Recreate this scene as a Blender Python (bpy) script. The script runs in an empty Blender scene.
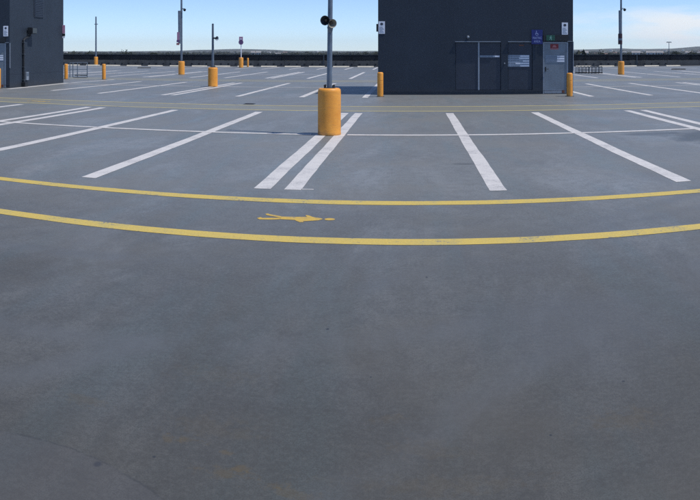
import bpy, bmesh, math, random
from mathutils import Vector, Matrix, noise
R = math.radians
random.seed(7)
S = bpy.context.scene
COL = S.collection

# ------------------------------------------------------------------ camera
CAM_H = 1.65
F = 711.5                                   # radius of the cylindrical panorama, in photo pixels
cd = bpy.data.cameras.new("camera")
cd.type = 'PANO'
cd.panorama_type = 'CENTRAL_CYLINDRICAL'
cd.central_cylindrical_radius = 1.0
cd.central_cylindrical_range_u_min = -350.0 / F
cd.central_cylindrical_range_u_max = 350.0 / F
cd.central_cylindrical_range_v_min = -(500 - 51.4) / F
cd.central_cylindrical_range_v_max = 51.4 / F
cd.clip_start = 0.05
cd.clip_end = 60000
cam = bpy.data.objects.new("camera", cd)
COL.objects.link(cam)
cam.location = (0, 0, CAM_H)
cam.rotation_euler = (R(90), 0, 60.2 / F)   # turned left so that the walkway lines are deepest right of centre
S.camera = cam

# ------------------------------------------------------------------ light
SUN_EL, SUN_AZ = 63.0, 101.0                 # azimuth clockwise from +Y
w = bpy.data.worlds.new("World"); S.world = w; w.use_nodes = True
nt = w.node_tree; nt.nodes.clear()
sky = nt.nodes.new('ShaderNodeTexSky'); sky.sky_type = 'NISHITA'; sky.sun_disc = False
sky.sun_elevation = R(SUN_EL); sky.sun_rotation = R(SUN_AZ)
sky.altitude = 50; sky.air_density = 0.62; sky.dust_density = 0.12; sky.ozone_density = 3.0
bg = nt.nodes.new('ShaderNodeBackground'); bg.inputs['Strength'].default_value = 0.14
out = nt.nodes.new('ShaderNodeOutputWorld')
tc = nt.nodes.new('ShaderNodeTexCoord')
# thin high cloud low in the sky to the right, by direction
mp = nt.nodes.new('ShaderNodeMapping'); mp.inputs['Scale'].default_value = (1.0, 1.0, 5.0)
ns = nt.nodes.new('ShaderNodeTexNoise'); ns.inputs['Scale'].default_value = 6.5; ns.inputs['Detail'].default_value = 7; ns.inputs['Roughness'].default_value = 0.5
sep = nt.nodes.new('ShaderNodeSeparateXYZ')
mx = nt.nodes.new('ShaderNodeMapRange'); mx.inputs['From Min'].default_value = 0.16; mx.inputs['From Max'].default_value = 0.36
mz = nt.nodes.new('ShaderNodeMapRange'); mz.inputs['From Min'].default_value = 0.075; mz.inputs['From Max'].default_value = 0.045
cr = nt.nodes.new('ShaderNodeMapRange'); cr.inputs['From Min'].default_value = 0.44; cr.inputs['From Max'].default_value = 0.60; cr.inputs['To Max'].default_value = 1.0
m1 = nt.nodes.new('ShaderNodeMath'); m1.operation = 'MULTIPLY'
m2 = nt.nodes.new('ShaderNodeMath'); m2.operation = 'MULTIPLY'
mixc = nt.nodes.new('ShaderNodeMix'); mixc.data_type = 'RGBA'
mixc.inputs[7].default_value = (6.3, 6.7, 7.1, 1)
tint = nt.nodes.new('ShaderNodeMix'); tint.data_type = 'RGBA'; tint.blend_type = 'MULTIPLY'; tint.inputs[0].default_value = 1.0
tint.inputs[7].default_value = (0.99, 1.05, 1.16, 1)
L = nt.links.new
L(tc.outputs['Generated'], mp.inputs['Vector']); L(mp.outputs[0], ns.inputs['Vector'])
L(tc.outputs['Generated'], sep.inputs[0]); L(sep.outputs['X'], mx.inputs['Value']); L(sep.outputs['Z'], mz.inputs['Value'])
L(ns.outputs['Fac'], cr.inputs['Value']); L(cr.outputs[0], m1.inputs[0]); L(mx.outputs[0], m1.inputs[1])
L(m1.outputs[0], m2.inputs[0]); L(mz.outputs[0], m2.inputs[1])
L(sky.outputs[0], tint.inputs[6]); L(tint.outputs[2], mixc.inputs[6]); L(m2.outputs[0], mixc.inputs[0])
L(mixc.outputs[2], bg.inputs['Color']); L(bg.outputs[0], out.inputs['Surface'])

sl = bpy.data.lights.new("sun", 'SUN'); sl.energy = 3.7; sl.angle = R(0.55); sl.color = (1.0, 0.955, 0.89)
so = bpy.data.objects.new("sun", sl); COL.objects.link(so)
sd = Vector((math.sin(R(SUN_AZ)) * math.cos(R(SUN_EL)), math.cos(R(SUN_AZ)) * math.cos(R(SUN_EL)), math.sin(R(SUN_EL))))
so.rotation_euler = sd.to_track_quat('Z', 'Y').to_euler(); so.location = (30, 10, 60)

S.view_settings.view_transform = 'Standard'; S.view_settings.look = 'None'
S.view_settings.exposure = 0.0; S.view_settings.gamma = 1.0; S.view_settings.use_curve_mapping = False
S.render.engine = 'CYCLES'
try: S.cycles.use_denoising = False
except Exception: pass

# ------------------------------------------------------------------ materials
class NT:
    def __init__(s, name):
        s.m = bpy.data.materials.new(name); s.m.use_nodes = True
        s.t = s.m.node_tree; s.b = s.t.nodes['Principled BSDF']
    def n(s, k, **kw):
        q = s.t.nodes.new(k)
        for a, v in kw.items(): setattr(q, a, v)
        return q
    def l(s, a, b): s.t.links.new(a, b)
    def coord(s, scale=(1, 1, 1), rot=0.0, which='Object'):
        c = s.n('ShaderNodeTexCoord'); m = s.n('ShaderNodeMapping')
        m.inputs['Scale'].default_value = scale; m.inputs['Rotation'].default_value = (0, 0, rot)
        s.l(c.outputs[which], m.inputs['Vector']); return m.outputs[0]
    def noise(s, vec, scale, detail=4, rough=0.55, dist=0.0):
        q = s.n('ShaderNodeTexNoise'); q.inputs['Scale'].default_value = scale; q.inputs['Detail'].default_value = detail
        q.inputs['Roughness'].default_value = rough; q.inputs['Distortion'].default_value = dist
        s.l(vec, q.inputs['Vector']); return q.outputs['Fac']
    def rng(s, v, a, b, c=0.0, d=1.0):
        q = s.n('ShaderNodeMapRange')
        for i, x in enumerate((a, b, c, d)): q.inputs[i + 1].default_value = x
        s.l(v, q.inputs[0]); return q.outputs[0]
    def math(s, op, a, b=None):
        q = s.n('ShaderNodeMath'); q.operation = op
        for i, x in enumerate((a, b)):
            if x is None: continue
            if isinstance(x, (int, float)): q.inputs[i].default_value = x
            else: s.l(x, q.inputs[i])
        return q.outputs[0]
    def mix(s, fac, a, b, mode='MIX'):
        q = s.n('ShaderNodeMix'); q.data_type = 'RGBA'; q.blend_type = mode
        for i, x in ((0, fac), (6, a), (7, b)):
            if isinstance(x, (int, float)): q.inputs[i].default_value = x
            elif isinstance(x, tuple): q.inputs[i].default_value = (*x, 1) if len(x) == 3 else x
            else: s.l(x, q.inputs[i])
        return q.outputs[2]
    def base(s, v): s.l(v, s.b.inputs['Base Color']) if not isinstance(v, tuple) else setattr(s.b.inputs['Base Color'], 'default_value', (*v, 1))
    def bump(s, v, strength=0.2, dist=0.01):
        q = s.n('ShaderNodeBump'); q.inputs['Strength'].default_value = strength; q.inputs['Distance'].default_value = dist
        s.l(v, q.inputs['Height']); s.l(q.outputs[0], s.b.inputs['Normal'])

def simple(name, col, rough=0.6, var=0.18, scale=6.0, metal=0.0, bump=0.0, dirt=None, emit=0.0, spec=0.5):
    k = NT(name); v = k.coord()
    f = k.noise(v, scale, 5)
    d = tuple(c * (1 - var) for c in col); u = tuple(min(1, c * (1 + var)) for c in col)
    c = k.mix(k.rng(f, 0.3, 0.7), d, u)
    if dirt:
        g = k.noise(v, scale * 0.35, 6, 0.65)
        c = k.mix(k.rng(g, 0.5, 0.75, 0, 0.6), c, dirt)
    k.base(c); k.b.inputs['Roughness'].default_value = rough; k.b.inputs['Metallic'].default_value = metal
    k.b.inputs['Specular IOR Level'].default_value = spec
    if bump: k.bump(k.noise(v, scale * 6, 3), bump)
    if emit:
        k.l(c, k.b.inputs['Emission Color']); k.b.inputs['Emission Strength'].default_value = emit
    return k.m

M = {}
M['paint_navy'] = None
def wall_paint(name, col):
    k = NT(name); v = k.coord()
    f = k.noise(v, 0.9, 5, 0.6)
    c = k.mix(k.rng(f, 0.3, 0.7), tuple(x * 0.90 for x in col), tuple(x * 1.12 for x in col))
    g = k.noise(k.coord((3.0, 3.0, 0.16)), 2.0, 4, 0.6)          # rain streaks
    c = k.mix(k.rng(g, 0.55, 0.8, 0, 0.25), c, tuple(x * 1.5 + 0.006 for x in col))
    sp = k.n('ShaderNodeSeparateXYZ'); k.l(k.coord(), sp.inputs[0])
    # splash dirt on the lowest 20 cm of the render coat
    dz = k.math('ADD', sp.outputs['Z'], k.math('MULTIPLY', k.noise(v, 3.0, 4), 0.25))
    c = k.mix(k.rng(dz, 0.42, 0.10, 0, 0.45), c, (0.055, 0.055, 0.055))
    k.base(c); k.b.inputs['Roughness'].default_value = 0.62; k.b.inputs['Specular IOR Level'].default_value = 0.35
    k.bump(k.noise(v, 45, 3), 0.15, 0.004)
    return k.m
M['navy'] = wall_paint('navy_wall_paint', (0.027, 0.038, 0.055))
M['door_navy'] = simple('navy_door_paint', (0.028, 0.037, 0.057), 0.5, 0.1, 3)
M['door_blue'] = simple('blue_grey_door_paint', (0.185, 0.225, 0.265), 0.5, 0.12, 2.5, dirt=(0.12, 0.15, 0.18))
M['frame_grey'] = simple('grey_frame_metal', (0.27, 0.31, 0.36), 0.45, 0.1, 5, metal=0.2)
def sleeve_mat():
    k = NT('orange_sleeve_plastic'); v = k.coord()
    a = k.noise(v, 3.5, 6, 0.65); b = k.noise(k.coord((1, 1, 5)), 7.0, 6, 0.7); g = k.noise(v, 40, 4, 0.7)
    c = k.mix(k.rng(a, 0.4, 0.6), (0.76, 0.30, 0.035), (0.86, 0.37, 0.050))
    c = k.mix(k.rng(b, 0.54, 0.62, 0, 0.4), c, (0.52, 0.235, 0.06))
    c = k.mix(k.rng(g, 0.62, 0.68, 0, 0.35), c, (0.34, 0.20, 0.10))
    sp = k.n('ShaderNodeSeparateXYZ'); k.l(v, sp.inputs[0])
    z = k.math('ADD', sp.outputs['Z'], k.math('MULTIPLY', k.math('SUBTRACT', a, 0.5), 0.35))
    c = k.mix(k.rng(z, 0.10, 0.0, 0, 0.6), c, (0.30, 0.17, 0.08))      # kicked-up dirt at the foot
    k.base(c); k.b.inputs['Roughness'].default_value = 0.5; k.bump(a, 0.15, 0.01)
    return k.m
M['orange'] = sleeve_mat()
M['galv'] = simple('galvanised_steel', (0.15, 0.19, 0.24), 0.5, 0.18, 7, metal=0.35)
M['galv_dark'] = simple('dark_steel', (0.06, 0.075, 0.09), 0.55, 0.2, 8, metal=0.3)
M['black'] = simple('black_plastic', (0.012, 0.014, 0.017), 0.5, 0.2, 8)
M['cream'] = simple('cream_plastic', (0.26, 0.235, 0.18), 0.55, 0.15, 12)
M['white'] = simple('white_sign_sheet', (0.80, 0.83, 0.90), 0.5, 0.06, 5)
M['sign_grey'] = simple('grey_sign_sheet', (0.26, 0.32, 0.40), 0.5, 0.12, 8)
M['sign_ink'] = simple('dark_sign_ink', (0.05, 0.06, 0.085), 0.6, 0.1, 5)
M['ink_blue'] = simple('pale_blue_ink', (0.30, 0.36, 0.62), 0.6, 0.08, 5)
M['blue'] = simple('blue_sign_sheet', (0.010, 0.020, 0.16), 0.45, 0.1, 5)
M['green'] = simple('green_exit_sheet', (0.012, 0.085, 0.055), 0.4, 0.1, 5)
M['green_ink'] = simple('pale_green_ink', (0.20, 0.42, 0.36), 0.4, 0.05, 5)
M['print'] = simple('faded_print', (0.13, 0.165, 0.215), 0.6, 0.1, 9)
M['red'] = simple('red_sign_sheet', (0.22, 0.018, 0.022), 0.45, 0.1, 5)
M['red_ink'] = simple('pink_sign_ink', (0.42, 0.16, 0.17), 0.5, 0.1, 5)
M['magenta'] = simple('magenta_sign_sheet', (0.50, 0.27, 0.38), 0.45, 0.1, 5)
M['purple'] = simple('purple_sign_sheet', (0.16, 0.08, 0.20), 0.45, 0.1, 5)
M['stop_cream'] = simple('cream_painted_concrete', (0.62, 0.57, 0.46), 0.8, 0.10, 3, dirt=(0.3, 0.27, 0.22))
M['rubber'] = simple('black_rubber', (0.02, 0.02, 0.022), 0.85, 0.2, 4)
M['mesh'] = simple('dark_screen_mesh', (0.018, 0.021, 0.026), 0.9, 0.35, 0.6, spec=0.2)
M['brown_glass'] = simple('weathered_rust_door_foot', (0.16, 0.07, 0.045), 0.8, 0.3, 14)
M['roof_dark'] = simple('dark_roof_metal', (0.05, 0.055, 0.065), 0.7, 0.15, 2)

def concrete_wall():
    k = NT('parapet_concrete'); v = k.coord()
    f = k.noise(v, 0.5, 6, 0.65)
    c = k.mix(k.rng(f, 0.3, 0.7), (0.075, 0.075, 0.073), (0.15, 0.148, 0.14))
    g = k.noise(k.coord((1.4, 1.4, 0.12)), 1.0, 4, 0.6)
    c = k.mix(k.rng(g, 0.52, 0.7, 0, 0.7), c, (0.05, 0.05, 0.05))
    k.base(c); k.b.inputs['Roughness'].default_value = 0.9; return k.m
M['parapet'] = concrete_wall()

def paint_line(name, col, wear=0.5, dirt=(0.3, 0.3, 0.31)):
    k = NT(name); v = k.coord()
    a = k.noise(v, 2.3, 8, 0.72); b = k.noise(v, 60, 4, 0.7); e = k.noise(v, 9, 7, 0.75)
    c = k.mix(k.rng(b, 0.42, 0.58), tuple(x * 0.86 for x in col), col)
    c = k.mix(k.rng(a, 0.46, 0.66, 0, wear), c, dirt)
    c = k.mix(k.rng(e, 0.52, 0.64, 0, wear * 0.6), c, dirt)
    q = k.noise(v, 26, 6, 0.8, 0.3)
    c = k.mix(k.rng(k.math('ADD', k.math('MULTIPLY', q, 0.65), k.math('MULTIPLY', a, 0.35)), 0.555, 0.60, 0, min(1, wear * 1.6)), c, (0.16, 0.165, 0.175))
    k.base(c); k.b.inputs['Roughness'].default_value = 0.65
    return k.m
M['line_white'] = paint_line('white_line_paint', (0.62, 0.60, 0.575), 0.40)
M['line_yellow'] = paint_line('yellow_line_paint', (0.60, 0.445, 0.10), 0.6, (0.40, 0.35, 0.14))
M['line_faded'] = paint_line('faded_yellow_line_paint', (0.55, 0.47, 0.19), 0.6, (0.32, 0.29, 0.17))
M['symbol'] = paint_line('orange_yellow_symbol_paint', (0.60, 0.40, 0.065), 0.9, (0.36, 0.26, 0.10))

def deck_mat():
    k = NT('deck_coating')
    v = k.coord()
    sep = k.n('ShaderNodeSeparateXYZ'); k.l(v, sep.inputs[0]); X, Y = sep.outputs['X'], sep.outputs['Y']
    n1 = k.noise(k.coord((1, 1, 1)), 0.16, 6, 0.6, 0.4)
    n2 = k.noise(k.coord((1.0, 0.42, 1), R(6)), 0.8, 7, 0.68, 0.6)     # broad smears of wear
    n2b = k.noise(k.coord((1.0, 0.45, 1), R(-38)), 1.1, 7, 0.68, 0.5)
    n3 = k.noise(v, 7.0, 7, 0.68)
    n4 = k.noise(v, 150, 3, 0.6)
    n5 = k.noise(k.coord((1.5, 0.22, 1), R(14)), 1.0, 5, 0.62)              # sealing passes
    c = k.mix(k.rng(n1, 0.40, 0.60), (0.176, 0.186, 0.204), (0.206, 0.213, 0.222))
    c = k.mix(k.rng(n2, 0.48, 0.62, 0, 0.85), c, (0.272, 0.280, 0.296))       # scoured paler
    c = k.mix(k.rng(n2b, 0.52, 0.64, 0, 0.60), c, (0.140, 0.144, 0.158))
    c = k.mix(k.rng(n5, 0.50, 0.62, 0, 0.60), c, (0.160, 0.210, 0.244))       # blue-green sealer
    c = k.mix(k.rng(n3, 0.45, 0.65, 0, 0.50), c, (0.125, 0.127, 0.136))
    c = k.mix(k.rng(n4, 0.45, 0.58, 0, 0.60), c, (0.115, 0.117, 0.122))
    n7 = k.noise(v, 38, 6, 0.75)
    c = k.mix(k.rng(n7, 0.50, 0.60, 0, 0.45), c, (0.12, 0.12, 0.122))
    c = k.mix(k.rng(n7, 0.48, 0.38, 0, 0.35), c, (0.26, 0.265, 0.28))
    n6 = k.noise(v, 420, 2, 0.5)
    c = k.mix(k.rng(n6, 0.45, 0.60, 0, 0.40), c, (0.19, 0.19, 0.19))
    warm = k.noise(v, 0.45, 5, 0.6)
    c = k.mix(k.rng(warm, 0.50, 0.62, 0, 0.45), c, (0.196, 0.186, 0.176))
    # driving aisle: dirt plus light falloff towards the viewer painted in, ragged edge
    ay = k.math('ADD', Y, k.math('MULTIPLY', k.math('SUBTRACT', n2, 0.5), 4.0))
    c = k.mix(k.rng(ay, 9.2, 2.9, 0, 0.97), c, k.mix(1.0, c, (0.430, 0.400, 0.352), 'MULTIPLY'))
    dn = k.noise(v, 1.7, 5, 0.65)
    def spot(c, x, y, rx, ry, col, amt, rag=1.1, s=dn, soft=0.55):
        dx = k.math('DIVIDE', k.math('SUBTRACT', X, x), rx); dy = k.math('DIVIDE', k.math('SUBTRACT', Y, y), ry)
        d = k.math('SQRT', k.math('ADD', k.math('MULTIPLY', dx, dx), k.math('MULTIPLY', dy, dy)))
        d = k.math('ADD', d, k.math('MULTIPLY', k.math('SUBTRACT', s, 0.5), rag * 2))
        return k.mix(k.rng(d, 1.0, 1.0 - soft, 0, amt), c, col)
    # worn brownish film on the far walkways
    for y0, y1 in ((19.65, 21.2), (38.2, 40.2)):
        a = k.rng(Y, y0 - 0.1, y0 + 0.1); b = k.rng(Y, y1 + 0.1, y1 - 0.1)
        c = k.mix(k.math('MULTIPLY', k.math('MULTIPLY', a, b), 0.55), c, (0.24, 0.225, 0.175))
    fine = k.noise(v, 9.0, 6, 0.7)
    grit = k.noise(v, 16.0, 7, 0.75)
    och = (0.135, 0.088, 0.026)
    for x, y, rx, ry, am in ((-1.48, 3.02, .15, .07, .35), (-0.93, 2.88, .07, .04, .65), (-0.72, 2.68, .13, .05, .6), (-1.01, 2.86, .04, .04, .6), (-0.66, 2.74, .05, .03, .7),
                             (-0.86, 3.0, .26, .12, .25), (-0.45, 2.62, .12, .05, .5), (-0.52, 2.66, .05, .03, .6), (0.05, 2.95, .22, .10, .25), (-0.1, 3.2, .10, .05, .3),
                             (0.95, 3.05, .22, .12, .35), (0.1, 2.70, .5, .08, .22), (-0.98, 3.5, .3, .12, .2), (-0.75, 2.83, .04, .025, .7)):
        c = spot(c, x, y, rx * .9, ry * .9, och, am * .42, 2.8, grit, 0.75)
    for x, y, rx, ry in ((-1.21, 2.575, .022, .026), (-0.49, 4.2, .012, .017), (-1.02, 2.71, .010, .010), (0.12, 5.2, .012, .02), (1.05, 3.4, .01, .01), (0.6, 3.0, .008, .01), (-0.2, 3.6, .008, .01)):
        c = spot(c, x, y, rx, ry, (0.03, 0.032, 0.038), 0.85, 0.5, fine, 0.5)
    # damp dark patch beside the right hand end line, scuffs in the bays
    c = spot(c, 6.05, 12.55, 1.45, 1.35, (0.078, 0.084, 0.090), 0.8, 0.75, dn, 0.4)
    c = spot(c, 4.75, 13.45, 0.75, 0.30, (0.095, 0.10, 0.108), 0.75, 0.6, dn, 0.4)
    c = spot(c, 7.6, 11.5, 1.6, 1.9, (0.08, 0.085, 0.092), 0.8, 0.5, dn, 0.3)
    c = spot(c, 1.0 - 0.2, 10.4, 0.22, 0.10, (0.07, 0.072, 0.076), 0.5, 0.5, dn, 0.5)
    c = spot(c, 7.5, 23.8, 2.6, 1.0, (0.13, 0.137, 0.15), 0.55, 0.6, dn, 0.4)
    c = spot(c, 1.0, 4.2, 1.0, 0.8, (0.10, 0.105, 0.12), 0.35, 0.8, dn, 0.8)
    # older coat at the lower left with a curved edge
    dx = k.math('SUBTRACT', X, -1.45); dy = k.math('SUBTRACT', Y, 1.60)
    d = k.math('SQRT', k.math('ADD', k.math('MULTIPLY', dx, dx), k.math('MULTIPLY', dy, dy)))
    d = k.math('ADD', d, k.math('MULTIPLY', k.math('SUBTRACT', k.noise(v, 2.5, 5, 0.7), 0.5), 0.06))
    c = k.mix(k.rng(d, 1.036, 1.020, 0, 0.28), c, (0.094, 0.089, 0.096))
    e = k.math('ABSOLUTE', k.math('SUBTRACT', d, 1.03))
    c = k.mix(k.math('MULTIPLY', k.rng(e, 0.008, 0.002, 0, 0.38), k.rng(fine, 0.42, 0.55)), c, (0.035, 0.035, 0.038))
    # tyre arcs
    for cx, cy, rr, wd in ((6.0, -2.0, 9.4, .10), (6.0, -2.0, 7.8, .10), (-4.0, 16.5, 11.4, .11), (-4.0, 16.5, 13.0, .11), (12.0, 2.0, 9.2, .11), (12.0, 2.0, 7.6, .11)):
        dx = k.math('SUBTRACT', X, cx); dy = k.math('SUBTRACT', Y, cy)
        d = k.math('SQRT', k.math('ADD', k.math('MULTIPLY', dx, dx), k.math('MULTIPLY', dy, dy)))
        e = k.math('ABSOLUTE', k.math('SUBTRACT', d, rr))
        c = k.mix(k.math('MULTIPLY', k.rng(e, wd * 1.6, wd * 0.4, 0, 0.5), k.rng(n2, 0.4, 0.6)), c, (0.11, 0.112, 0.118))
    c = k.mix(1.0, c, (0.955, 0.985, 0.95), 'MULTIPLY')
    k.base(c)
    r = k.rng(n2, 0.35, 0.65, 0.58, 0.46)
    k.l(r, k.b.inputs['Roughness']); k.b.inputs['Specular IOR Level'].default_value = 0.42
    k.bump(k.math('ADD', k.math('MULTIPLY', n4, 0.5), n3), 0.25, 0.003)
    return k.m
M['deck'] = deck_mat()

def terrain_mat():
    k = NT('suburban_ground'); v = k.coord()
    a = k.noise(v, 0.004, 8, 0.65); b = k.noise(v, 0.02, 6, 0.7)
    c = k.mix(k.rng(a, 0.4, 0.6), (0.035, 0.044, 0.028), (0.075, 0.072, 0.05))
    c = k.mix(k.rng(b, 0.56, 0.66), c, (0.22, 0.20, 0.17))
    k.base(c); k.b.inputs['Roughness'].default_value = 0.95; return k.m
M['terrain'] = terrain_mat()
def leaf_mat(name, col):
    k = NT(name); v = k.coord()
    a = k.noise(v, 0.05, 4, 0.7); b = k.noise(v, 0.9, 3)
    c = k.mix(k.rng(a, 0.35, 0.65), tuple(x * 0.6 for x in col), tuple(x * 1.5 for x in col))
    c = k.mix(k.rng(b, 0.35, 0.7, 0, 0.5), c, tuple(x * 0.5 for x in col))
    k.base(c); k.b.inputs['Roughness'].default_value = 0.8; k.b.inputs['Specular IOR Level'].default_value = 0.2
    return k.m
M['leaf'] = leaf_mat('dark_foliage', (0.040, 0.052, 0.030))
M['leaf_far'] = leaf_mat('olive_foliage', (0.036, 0.042, 0.030))
M['bark'] = simple('bark', (0.09, 0.07, 0.05), 0.9, 0.3, 3)
M['house_wall'] = simple('pale_house_wall', (0.66, 0.64, 0.60), 0.8, 0.08, 0.2)
M['house_roof'] = simple('grey_house_roof', (0.30, 0.29, 0.29), 0.8, 0.2, 0.1)
M['house_tile'] = simple('brown_tile_roof', (0.20, 0.11, 0.08), 0.8, 0.2, 0.1)
M['window_dark'] = simple('dark_window_glass', (0.02, 0.03, 0.04), 0.2, 0.1, 1)

# ------------------------------------------------------------------ mesh helpers
class MB:
    """Collects solids in one bmesh; build() links them as one object."""
    def __init__(s): s.bm = bmesh.new()
    def box(s, x0, x1, y0, y1, z0, z1, bev=0.0):
        q = bmesh.new()
        bmesh.ops.create_cube(q, size=1.0)
        for v in q.verts:
            v.co = Vector(((x0 + x1) / 2 + v.co.x * (x1 - x0), (y0 + y1) / 2 + v.co.y * (y1 - y0), (z0 + z1) / 2 + v.co.z * (z1 - z0)))
        if bev: bmesh.ops.bevel(q, geom=q.edges[:], offset=bev, segments=2, affect='EDGES', profile=0.7)
        s.join(q); return s
    def join(s, q, mat=None):
        me = bpy.data.meshes.new("tmp"); q.to_mesh(me); q.free()
        if mat is not None: me.transform(mat)
        s.bm.from_mesh(me); bpy.data.meshes.remove(me)
    def lathe(s, prof, seg=32, mat=None, cap=True):
        q = bmesh.new(); rings = []
        for r, z in prof:
            rings.append([q.verts.new((r * math.cos(2 * math.pi * i / seg), r * math.sin(2 * math.pi * i / seg), z)) for i in range(seg)])
        for a, b in zip(rings, rings[1:]):
            for i in range(seg): q.faces.new((a[i], a[(i + 1) % seg], b[(i + 1) % seg], b[i]))
        if cap:
            q.faces.new(list(reversed(rings[0]))); q.faces.new(rings[-1])
        s.join(q, mat); return s
    def tube(s, pts, r, seg=12, cap=True):
        pts = [Vector(p) for p in pts]; q = bmesh.new(); rings = []
        rs = r if isinstance(r, (list, tuple)) else [r] * len(pts)
        up = None
        for i, p in enumerate(pts):
            d = (pts[min(i + 1, len(pts) - 1)] - pts[max(i - 1, 0)]).normalized()
            if up is None:
                up = Vector((0, 0, 1)) if abs(d.z) < 0.9 else Vector((1, 0, 0))
            u = d.cross(up).normalized(); v = u.cross(d).normalized(); up = v
            rings.append([q.verts.new(p + (u * math.cos(2 * math.pi * k / seg) + v * math.sin(2 * math.pi * k / seg)) * rs[i]) for k in range(seg)])
        for a, b in zip(rings, rings[1:]):
            for k in range(seg): q.faces.new((a[k], a[(k + 1) % seg], b[(k + 1) % seg], b[k]))
        if cap: q.faces.new(list(reversed(rings[0]))); q.faces.new(rings[-1])
        bmesh.ops.recalc_face_normals(q, faces=q.faces[:])
        s.join(q); return s
    def poly(s, pts, thick=0.0, axis=(0, 0, 1)):
        """flat polygon, optionally extruded by thick along axis"""
        q = bmesh.new(); a = Vector(axis)
        vs = [q.verts.new(p) for p in pts]; f = q.faces.new(vs)
        if thick:
            r = bmesh.ops.extrude_face_region(q, geom=[f])
            for v in r['geom']:
                if isinstance(v, bmesh.types.BMVert): v.co += a * thick
            bmesh.ops.recalc_face_normals(q, faces=q.faces[:])
        s.join(q); return s
    def build(s, name, mat, parent=None, loc=None, smooth=None):
        me = bpy.data.meshes.new(name); s.bm.to_mesh(me); s.bm.free()
        me.materials.append(mat if not isinstance(mat, str) else M[mat])
        if smooth:
            for p in me.polygons: p.use_smooth = True
            me.set_sharp_from_angle(angle=R(smooth))
        o = bpy.data.objects.new(name, me); COL.objects.link(o)
        if parent is not None: o.parent = parent
        if loc: o.location = loc
        return o

def tag(o, label=None, cat=None, group=None, kind=None):
    for k, v in (('label', label), ('category', cat), ('group', group), ('kind', kind)):
        if v: o[k] = v
    return o
def empty(name, loc, rz=0.0, **kw):
    o = bpy.data.objects.new(name, None); COL.objects.link(o)
    o.empty_display_size = 0.2; o.location = loc; o.rotation_euler = (0, 0, rz)
    return tag(o, **kw)
def copy_tree(o, parent=None):
    c = o.copy(); COL.objects.link(c); c.parent = parent
    for ch in list(o.children): copy_tree(ch, c)
    return c
def text_mesh(txt, size, thick=0.0):
    cu = bpy.data.curves.new('lettering', 'FONT'); cu.body = txt; cu.size = size; cu.align_x = 'CENTER'; cu.align_y = 'CENTER'; cu.extrude = thick
    ob = bpy.data.objects.new('lettering', cu); COL.objects.link(ob)
    dg = bpy.context.evaluated_depsgraph_get()
    me = bpy.data.meshes.new_from_object(ob.evaluated_get(dg))
    bpy.data.objects.remove(ob); bpy.data.curves.remove(cu)
    me.materials.clear()
    return me
def text_obj(name, txt, size, mat, parent, loc, width=None):
    """lettering on a sheet facing -Y"""
    me = text_mesh(txt, size, 0.0015)
    if width:
        xs = [v.co.x for v in me.vertices]; k = width / (max(xs) - min(xs))
        me.transform(Matrix.Diagonal((k, 1, 1, 1)))
    me.transform(Matrix.Rotation(R(90), 4, 'X')); me.materials.append(M[mat])
    o = bpy.data.objects.new(name, me); COL.objects.link(o); o.parent = parent; o.location = loc
    return o

# ------------------------------------------------------------------ car park deck
XL, XR, YB, YF = -78.0, 66.0, -22.0, 78.0
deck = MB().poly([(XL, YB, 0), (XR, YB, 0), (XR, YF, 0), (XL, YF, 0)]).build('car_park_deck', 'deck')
tag(deck, kind='structure')
blk = MB().box(XL, XR, YB, YF, -13.6, -0.05)
tag(blk.build('car_park_building', 'parapet'), kind='structure')

ZL = 0.0025
def jag(a, b, n, amp):
    return [(a[0] + (b[0] - a[0]) * i / n + random.uniform(-amp, amp), a[1] + (b[1] - a[1]) * i / n + random.uniform(-amp, amp)) for i in range(n + 1)]
def stripe(x0, y0, x1, y1, wd, name, mat, z=ZL, wob=0.008):
    d = Vector((x1 - x0, y1 - y0)); ln = d.length; nrm = Vector((-d.y, d.x)).normalized() * wd / 2
    n = max(2, int(ln / 0.35)); q = bmesh.new(); A = []; B = []
    for i in range(n + 1):
        t = i / n; px, py = x0 + d.x * t, y0 + d.y * t
        ph = noise.noise(Vector((px * 0.5 + x0, py * 0.5, 3.1))) * wob * 2
        j1, j2 = random.uniform(-wob, wob) * .5 + ph, random.uniform(-wob, wob) * .5 + ph
        A.append(q.verts.new((px + nrm.x + nrm.normalized().x * j1, py + nrm.y + nrm.normalized().y * j1, z)))
        B.append(q.verts.new((px - nrm.x + nrm.normalized().x * j2, py - nrm.y + nrm.normalized().y * j2, z)))
    for i in range(n): q.faces.new((B[i], B[i + 1], A[i + 1], A[i]))
    m = MB(); m.join(q); return m.build(name, mat, deck)

# bay lines; each row is two bays deep with an end line between them
ZE = 0.0050
row1 = [(-19.3), (-16.95), (-16.55), (-14.1), (-11.52), (-9.18), (-8.74), (-6.52), (-4.06), (-1.77), (-1.40), (1.04), (3.38), (5.98), (6.42), (8.85), (11.3), (13.7), (14.1), (16.5), (19.0)]
for x in row1: stripe(x, 8.36, x + random.uniform(-.03, .03), 18.95, 0.205, 'bay_line', 'line_white')
for a, b in ((-30, -1.95), (-1.24, 30)): stripe(a, 13.98, b, 13.98, 0.17, 'bay_end_line', 'line_white', ZE)
stripe(-1.30, 8.42, -1.15, 8.42, 0.035, 'bay_line', 'line_white')
row2 = [-14.45, -11.85, -9.17, -8.78, -6.27, -3.9, -1.62]
for x in row2: stripe(x, 25.3 if x > -14 else 26.2, x + .03, 36.3, 0.21, 'bay_line', 'line_white')
for x in (6.58, 8.88, 11.2, 13.8, 14.2, 16.6, 19.0, 21.5, 21.9, 24.3, 26.8): stripe(x, 25.2, x, 35.2, 0.21, 'bay_line', 'line_white')
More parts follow.
